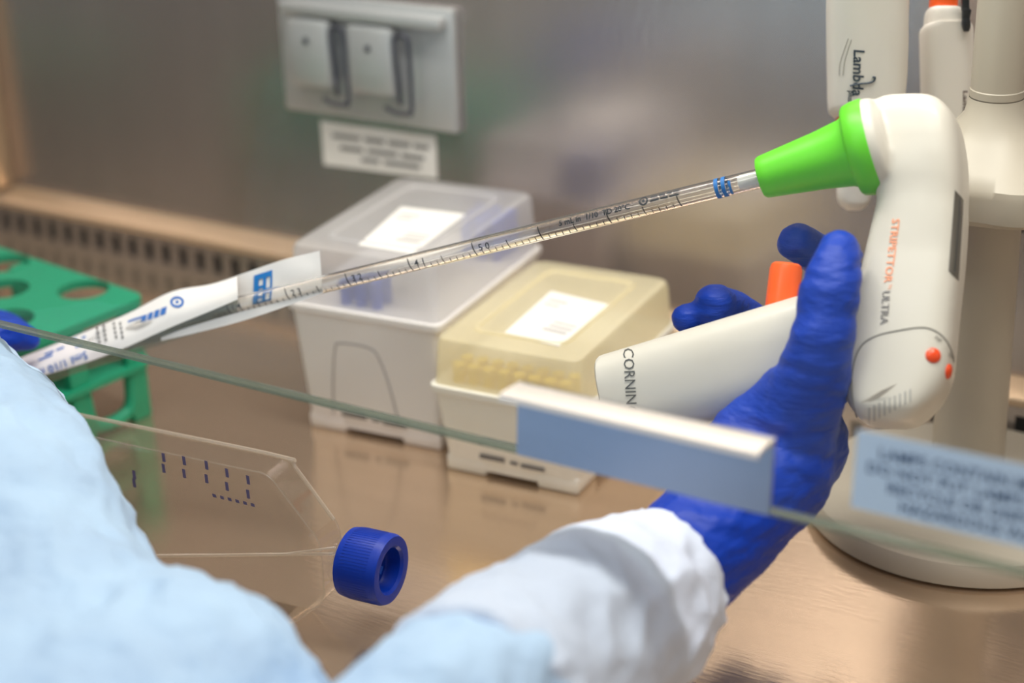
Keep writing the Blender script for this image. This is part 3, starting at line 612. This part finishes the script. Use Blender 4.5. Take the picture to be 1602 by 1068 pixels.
# blue square mark on the back paper
b = nb(); sq = [(397, 431), (426, 422), (425, 470), (396, 478)]
def mk(u0, u1, v0, v1, tree, q, off=.0006): return [hit(tree, *lerp2(q, u, v), off, .95) for u, v in ((u0, v0), (u1, v0), (u1, v1), (u0, v1))]
for r in ((0, 1, 0, .18), (0, .28, .18, 1), (.5, .68, .18, 1), (.9, 1, .18, 1), (.28, .5, .40, .50), (.28, .5, .72, .80), (.68, .9, .55, .66), (.28, 1, .92, 1)): quad(b, mk(*r, TB, sq))
obj('blue_square_print', b, INKCY, wr)
b = nb()
def ptext(st, x0, y0, x1, y1, h, tree=TF):     # upside-down line of print running from (x0,y0) to (x1,y1)
    w = textmesh(st, bold=.01)[2]; dx, dy = (x1-x0)/w, (y1-y0)/w; L = math.hypot(dx, dy); ux, uy = dy/L*h, -dx/L*h
    textbm(b, st, lambda x, y: hit(tree, x0+dx*x+ux*y, y0+dy*x+uy*y, .0005, .95), bold=.01)
ptext('5ml 1/10 ml', 134, 549, 52, 581, 17)
# ring logo with a bar of worn print
V = []
for k in range(25):
    t = 2*math.pi*k/24; V.append((b.verts.new(hit(TF, 277+11*math.cos(t), 472-9*math.sin(t), .0005, .95)), b.verts.new(hit(TF, 277+7*math.cos(t), 472-5.4*math.sin(t), .0005, .95))))
for p, q in zip(V, V[1:]): b.faces.new((p[0], p[1], q[1], q[0]))
b.faces.new([b.verts.new(hit(TF, 277+3*math.cos(k*.785), 472-2.4*math.sin(k*.785), .0005, .95)) for k in range(8)])
for x, y, w, h in ((252, 482, 9, 11), (242, 486, 8, 11), (232, 490, 8, 10), (222, 494, 8, 10), (210, 498, 16, 3), (201, 501, 12, 3)):
    quad(b, [hit(TF, x+dx, y+dy-dx*.35, .0005, .95) for dx, dy in ((0, 0), (w, 0), (w-2, h), (-2, h))])
for x, y, w in ((118, 541, 12), (104, 534, 16), (88, 546, 12), (70, 553, 14), (60, 562, 22), (128, 527, 6)):
    quad(b, [hit(TF, x+dx, y+dy-dx*.4, .0005, .95) for dx, dy in ((0, 0), (w, 0), (w, 3), (0, 3))])
obj('blue_print', b, INKBLUE, wr)
b = nb()
for x, y in ((150, 512), (160, 508), (176, 504), (186, 504)):
    for k in range(4): quad(b, [hit(TF, x+dx+k*1.2, y+k*7+dy, .0005, .95) for dx, dy in ((0, 0), (3.5, -1), (4, 4), (.5, 5))])
obj('lot_print', b, INKG, wr)
# ------------------------------------------------------------------ sash window with handle and sign
TILT = math.radians(5); SO = Vector((0, .5606, .1442)); SW = Vector((0, math.sin(TILT), math.cos(TILT))); SN = Vector((0, -math.cos(TILT), math.sin(TILT))); SU = Vector((1, 0, 0))
sash = bpy.data.objects.new('window_1', None); COL.objects.link(sash); sash.location = SO; ORG[sash] = SO.copy(); sash['kind'] = 'structure'
b = nb(); prism(b, [(XL, .0004), (XR, .0004), (XR, .62), (XL, .62)], SO, SU, SW, SN, -.006, 0); obj('pane', b, GLASS, sash)
b = nb(); prism(b, roundpoly([(0, 0), (.006, 0), (.006, .0018), (0, .0018)], .0006, 2), SO+SN*-.006, SN, SW, SU, XL, XR); obj('glass_edge', b, GEDGE, sash)
hl = PL(812, 708, SO, SN); hrr = PL(1206, 803, SO, SN); htp = PL(1211, 682, SO, SN); hh = (htp-hrr).dot(SW); hx0, hx1 = hl.x, hrr.x
hd = thing('sash_handle', 'bright bent steel pull handle fixed to the lower edge of the glass sash', 'handle', SO+SU*((hx0+hx1)/2)+SN*.001)
b = nb(); prism(b, roundpoly([(hx0, .001), (hx1, .001), (hx1, hh+.001), (hx0, hh+.001)], .0012, 3), SO, SU, SW, SN, .0004, .0020); obj('plate', b, STEEL_H, hd)
b = nb(); pf = [(.0004, 0), (.014, 0), (.0165, -.0008), (.0172, -.003), (.0162, -.0030), (.0155, -.0022), (.0135, -.0016), (.0035, -.0016), (.0020, -.003), (.0004, -.003)]
V0 = [[SO+SW*(hh+.001)+SU*x+SN*p+SW*(q) for p, q in pf] for x in (hx0, hx0+.0005, hx1-.0005, hx1)]; rings(b, V0); obj('grip_flange', b, mat('steel_flange_lit', (240, 232, 224), .36, .45), hd)  # paler copy of the handle steel, lamp reflection put into its colour
sg = [(1342, 671), (1332, 792)]; tl = PL(*sg[0], SO, SN); bl = PL(*sg[1], SO, SN); sgw = .092; s_h = (tl-bl).dot(SW); sx = (tl.x+bl.x)/2; sw0 = (bl-SO).dot(SW)
sn = thing('warning_sticker', 'pale blue warning sticker about lamps on the glass sash', 'sticker', SO+SU*(sx+sgw/2)+SW*sw0)
b = nb(); prism(b, [(sx, sw0), (sx+sgw, sw0), (sx+sgw, sw0+s_h), (sx, sw0+s_h)], SO, SU, SW, SN, .0002, .0005); obj('sticker_sheet', b, SIGN, sn)
b = nb(); lines = ['LAMPS CONTAIN MERCURY', 'DO NOT PUT LAMPS IN TRASH', 'RECYCLE OR DISPOSE AS', 'HAZARDOUS WASTE']
for i, st in enumerate(lines):
    size = .0062; w = textmesh(st, bold=.015)[2]*size; x_0 = sx+.012+(.064-w)/2+.004; y_0 = sw0+s_h*(.70-.205*i)
    textbm(b, st, lambda x, y: SO+SU*(x_0+x*size)+SW*(y_0+y*size)+SN*.0007, bold=.015)
obj('sign_lettering', b, SIGNINK, sn)
# ------------------------------------------------------------------ the operator
pr = thing('person', 'person in pale blue gown and blue gloves pipetting with both arms under the sash', 'person', (-.58, .06, -.55))
def rad(px, d): return px*d/F_
def chain(bm, pts, sub=5, seg=24, rnd=True):
    """tapered limb from (px, py, depth, radius px)"""
    Q = catmull([Vector((*P(p[0], p[1], p[2]), )).to_4d() for p in pts], sub)
    Rr = catmull([(rad(p[3], p[2]), 0, 0) for p in pts], sub)
    tube(bm, [q.to_3d() for q in Q], [r.x for r in Rr], seg, True, rnd)
# right glove: palm, thenar, thumb, four fingers
b = nb()
chain(b, [(1020, 922, .768, 100), (1085, 862, .785, 99), (1150, 795, .803, 98), (1205, 735, .818, 98), (1240, 690, .828, 88)])
chain(b, [(1215, 735, .815, 92), (1228, 690, .815, 84), (1250, 640, .806, 70), (1274, 580, .795, 58), (1288, 520, .790, 50), (1297, 460, .791, 48), (1308, 415, .795, 41), (1314, 392, .798, 33)])   # thumb
chain(b, [(1150, 730, .815, 80), (1165, 690, .815, 62), (1200, 650, .812, 50), (1240, 610, .805, 48)])
chain(b, [(1240, 690, .85, 80), (1250, 640, .88, 62), (1290, 560, .893, 44)])
chain(b, [(1290, 600, .888, 44), (1330, 500, .895, 38), (1322, 440, .884, 35), (1285, 402, .868, 34), (1246, 379, .852, 32)])   # index
chain(b, [(1312, 400, .797, 30), (1326, 392, .800, 24), (1338, 398, .803, 13)])
chain(b, [(1220, 650, .895, 44), (1200, 540, .905, 38), (1165, 500, .895, 36), (1125, 480, .878, 35), (1118, 478, .872, 34)])  # middle
chain(b, [(1160, 670, .900, 42), (1130, 580, .908, 36), (1105, 520, .895, 32), (1080, 500, .880, 27), (1076, 497, .876, 25)])  # ring
chain(b, [(1110, 690, .89, 40), (1075, 620, .898, 32), (1055, 560, .89, 28), (1050, 556, .885, 26)])  # little
gm = fuse(b, .0016, 5)
def gw(c):
    q = c*1.0; a, u = c.dot(RIGHT), c.dot(UP)+.25*c.dot(RIGHT)
    cr = noise.noise(Vector((a*28, u*170, c.dot(FWD)*20))); cr = -.0012*max(0, cr)**.8+.0004
    f1 = noise.noise(q*55)*.0009; f2 = noise.noise(Vector((q.x*40, q.y*40, q.z*190)))*.0009
    return cr+f1+f2*.6-.0004+abs(noise.noise(q*120))*.0007
ruffle(gm, gw); link('glove', gm, GLOVE, pr)
# left glove at the frame's edge, pinching the wrapper
b = nb()
chain(b, [(-120, 640, .93, 78), (-90, 590, .955, 75), (-60, 555, .97, 66), (-35, 535, .98, 52)])
chain(b, [(-50, 548, .97, 40), (-15, 528, .975, 33), (20, 524, .98, 28), (44, 529, .985, 20)])
chain(b, [(-60, 530, .985, 38), (-25, 515, 1.0, 32), (10, 516, 1.012, 27), (36, 528, 1.015, 20)])
chain(b, [(-80, 600, .985, 36), (-30, 605, 1.01, 30), (0, 612, 1.02, 26), (16, 618, 1.02, 22)])
chain(b, [(-90, 625, .98, 34), (-50, 640, 1.0, 28), (-20, 648, 1.01, 24)])
gm = fuse(b, .0018, 4); ruffle(gm, gw); link('glove', gm, GLOVE, pr)
# gown: torso, skirt, both sleeves as one continuous cloth
b = nb()
def ball(bm, c, r, sz):
    lathe(bm, [(max(.001, r*math.sin(math.pi*k/12)), -sz*math.cos(math.pi*k/12)) for k in range(13)], c, Vector((0, 0, 1)), 28)
tor = [(.20, .155, -.95), (.21, .16, -.55), (.205, .15, -.35), (.185, .125, -.12), (.195, .13, .08), (.205, .12, .20), (.17, .10, .29), (.08, .07, .35), (.062, .062, .385)]
rings(b, [[Vector((-.60, .03, 0))+Vector((rx*math.cos(t), ry*math.sin(t), z)) for t in [2*math.pi*k/36 for k in range(36)]] for rx, ry, z in tor])
def limb(bm, pts, seg=28): 
    Q = catmull([Vector(p[:3]) for p in pts], 5); Rr = catmull([(p[3], 0, 0) for p in pts], 5); tube(bm, Q, [r.x for r in Rr], seg, True, False)
RWR = P(1040, 905, .775); RMD = P(800, 1085, .68)
def px4(x, y, d, r): q = P(x, y, d); return (q.x, q.y, q.z, rad(r, d))
limb(b, [(-.46, .04, .26, .075), (-.38, .13, .19, .072), (-.315, .26, .115, .067), px4(560, 1290, .60, 205), px4(690, 1170, .64, 192), px4(740, 1130, .657, 186), px4(790, 1090, .676, 165), px4(830, 1058, .69, 140)])
limb(b, [(-.74, .04, .26, .075), (-.70, .16, .18, .075), (-.60, .28, .12, .075), px4(20, 1330, .64, 330), px4(110, 1150, .68, 280), px4(40, 975, .735, 225), px4(0, 840, .78, 205), px4(-35, 745, .83, 180), px4(-60, 662, .88, 152), px4(-88, 606, .92, 118)])
limb(b, [px4(120, 1360, .62, 330), px4(230, 1210, .655, 300), px4(245, 1150, .67, 272), px4(150, 1060, .70, 200)])
gm = fuse(b, .0042, 8)
def fold(c):
    if c.y < .2: return noise.noise(c*9)*.006
    q = Vector((c.x*20, c.y*34+c.x*22, c.z*40)); return noise.noise(q)*.0040-abs(noise.noise(q*1.9))*.0045+noise.noise(q*3.1)*.0018+noise.noise(c*90)*.0007
ruffle(gm, fold); link('gown', gm, GOWN, pr)
b = nb(); cu = [px4(1046, 899, .778, 112), px4(1040, 904, .776, 121), px4(1005, 930, .763, 136), px4(965, 962, .748, 153), px4(900, 1005, .7205, 166), px4(840, 1051, .697, 178), px4(770, 1104, .6695, 189), px4(745, 1124, .660, 192), px4(735, 1132, .656, 180)]
limb(b, cu, 48); me = fuse(b, .0022, 3); ruffle(me, lambda c: noise.noise(c*26)*.0030-abs(noise.noise(Vector((c.x*40+c.y*25, c.y*40, c.z*70))))*.0042+noise.noise(c*95)*.0011+.0010); link('cuff', me, CUFFM, pr, label='white sleeve cuff over the glove')
# head with cap and mask (outside the frame, mirrored faintly by the sash)
b = nb(); HC = Vector((-.60, .06, .50))
ball(b, HC, .078, .115); tube(b, [HC+Vector((0, -.01, -.14)), HC+Vector((0, 0, -.05))], [.06, .055], 20)
tube(b, [HC+Vector((0, .065, .02)), HC+Vector((0, .092, -.02)), HC+Vector((0, .08, -.03))], [.010, .013, .009], 12)
for s in (-1, 1): ball(b, HC+Vector((s*.078, -.005, -.005)), .016, .03)
me = fuse(b, .005, 4); link('head', me, SKIN, pr)
b = nb(); lathe(b, [(.088, .02), (.098, .05), (.098, .09), (.07, .125), (.02, .138)], HC+Vector((0, -.01, 0)), Vector((0, -.15, 1)), 32); obj('bouffant_cap', b, CAPM, pr)
b = nb(); R = []
for z, r in ((-.005, .080), (-.03, .092), (-.07, .088), (-.105, .062)):
    R.append([HC+Vector((r*math.sin(t), (r+.012)*math.cos(t), z)) for t in [math.radians(-65+130*k/14) for k in range(15)]])
rings(b, R, cap=False, closed=False); obj('face_mask', b, CUFFM, pr)

for o in bpy.data.objects:
    if o.parent and o.name.split('.')[0] in ('printed_text', 'blue_print', 'graduation_marks', 'graduation_print', 'lot_print', 'blue_square_print', 'print_lines', 'label_print', 'printed_mark', 'cap_knurl', 'grip_rib', 'blue_band', 'sign_lettering', 'indicator_print', 'neck_thread', 'vent_rib'): o['kind'] = 'stuff'
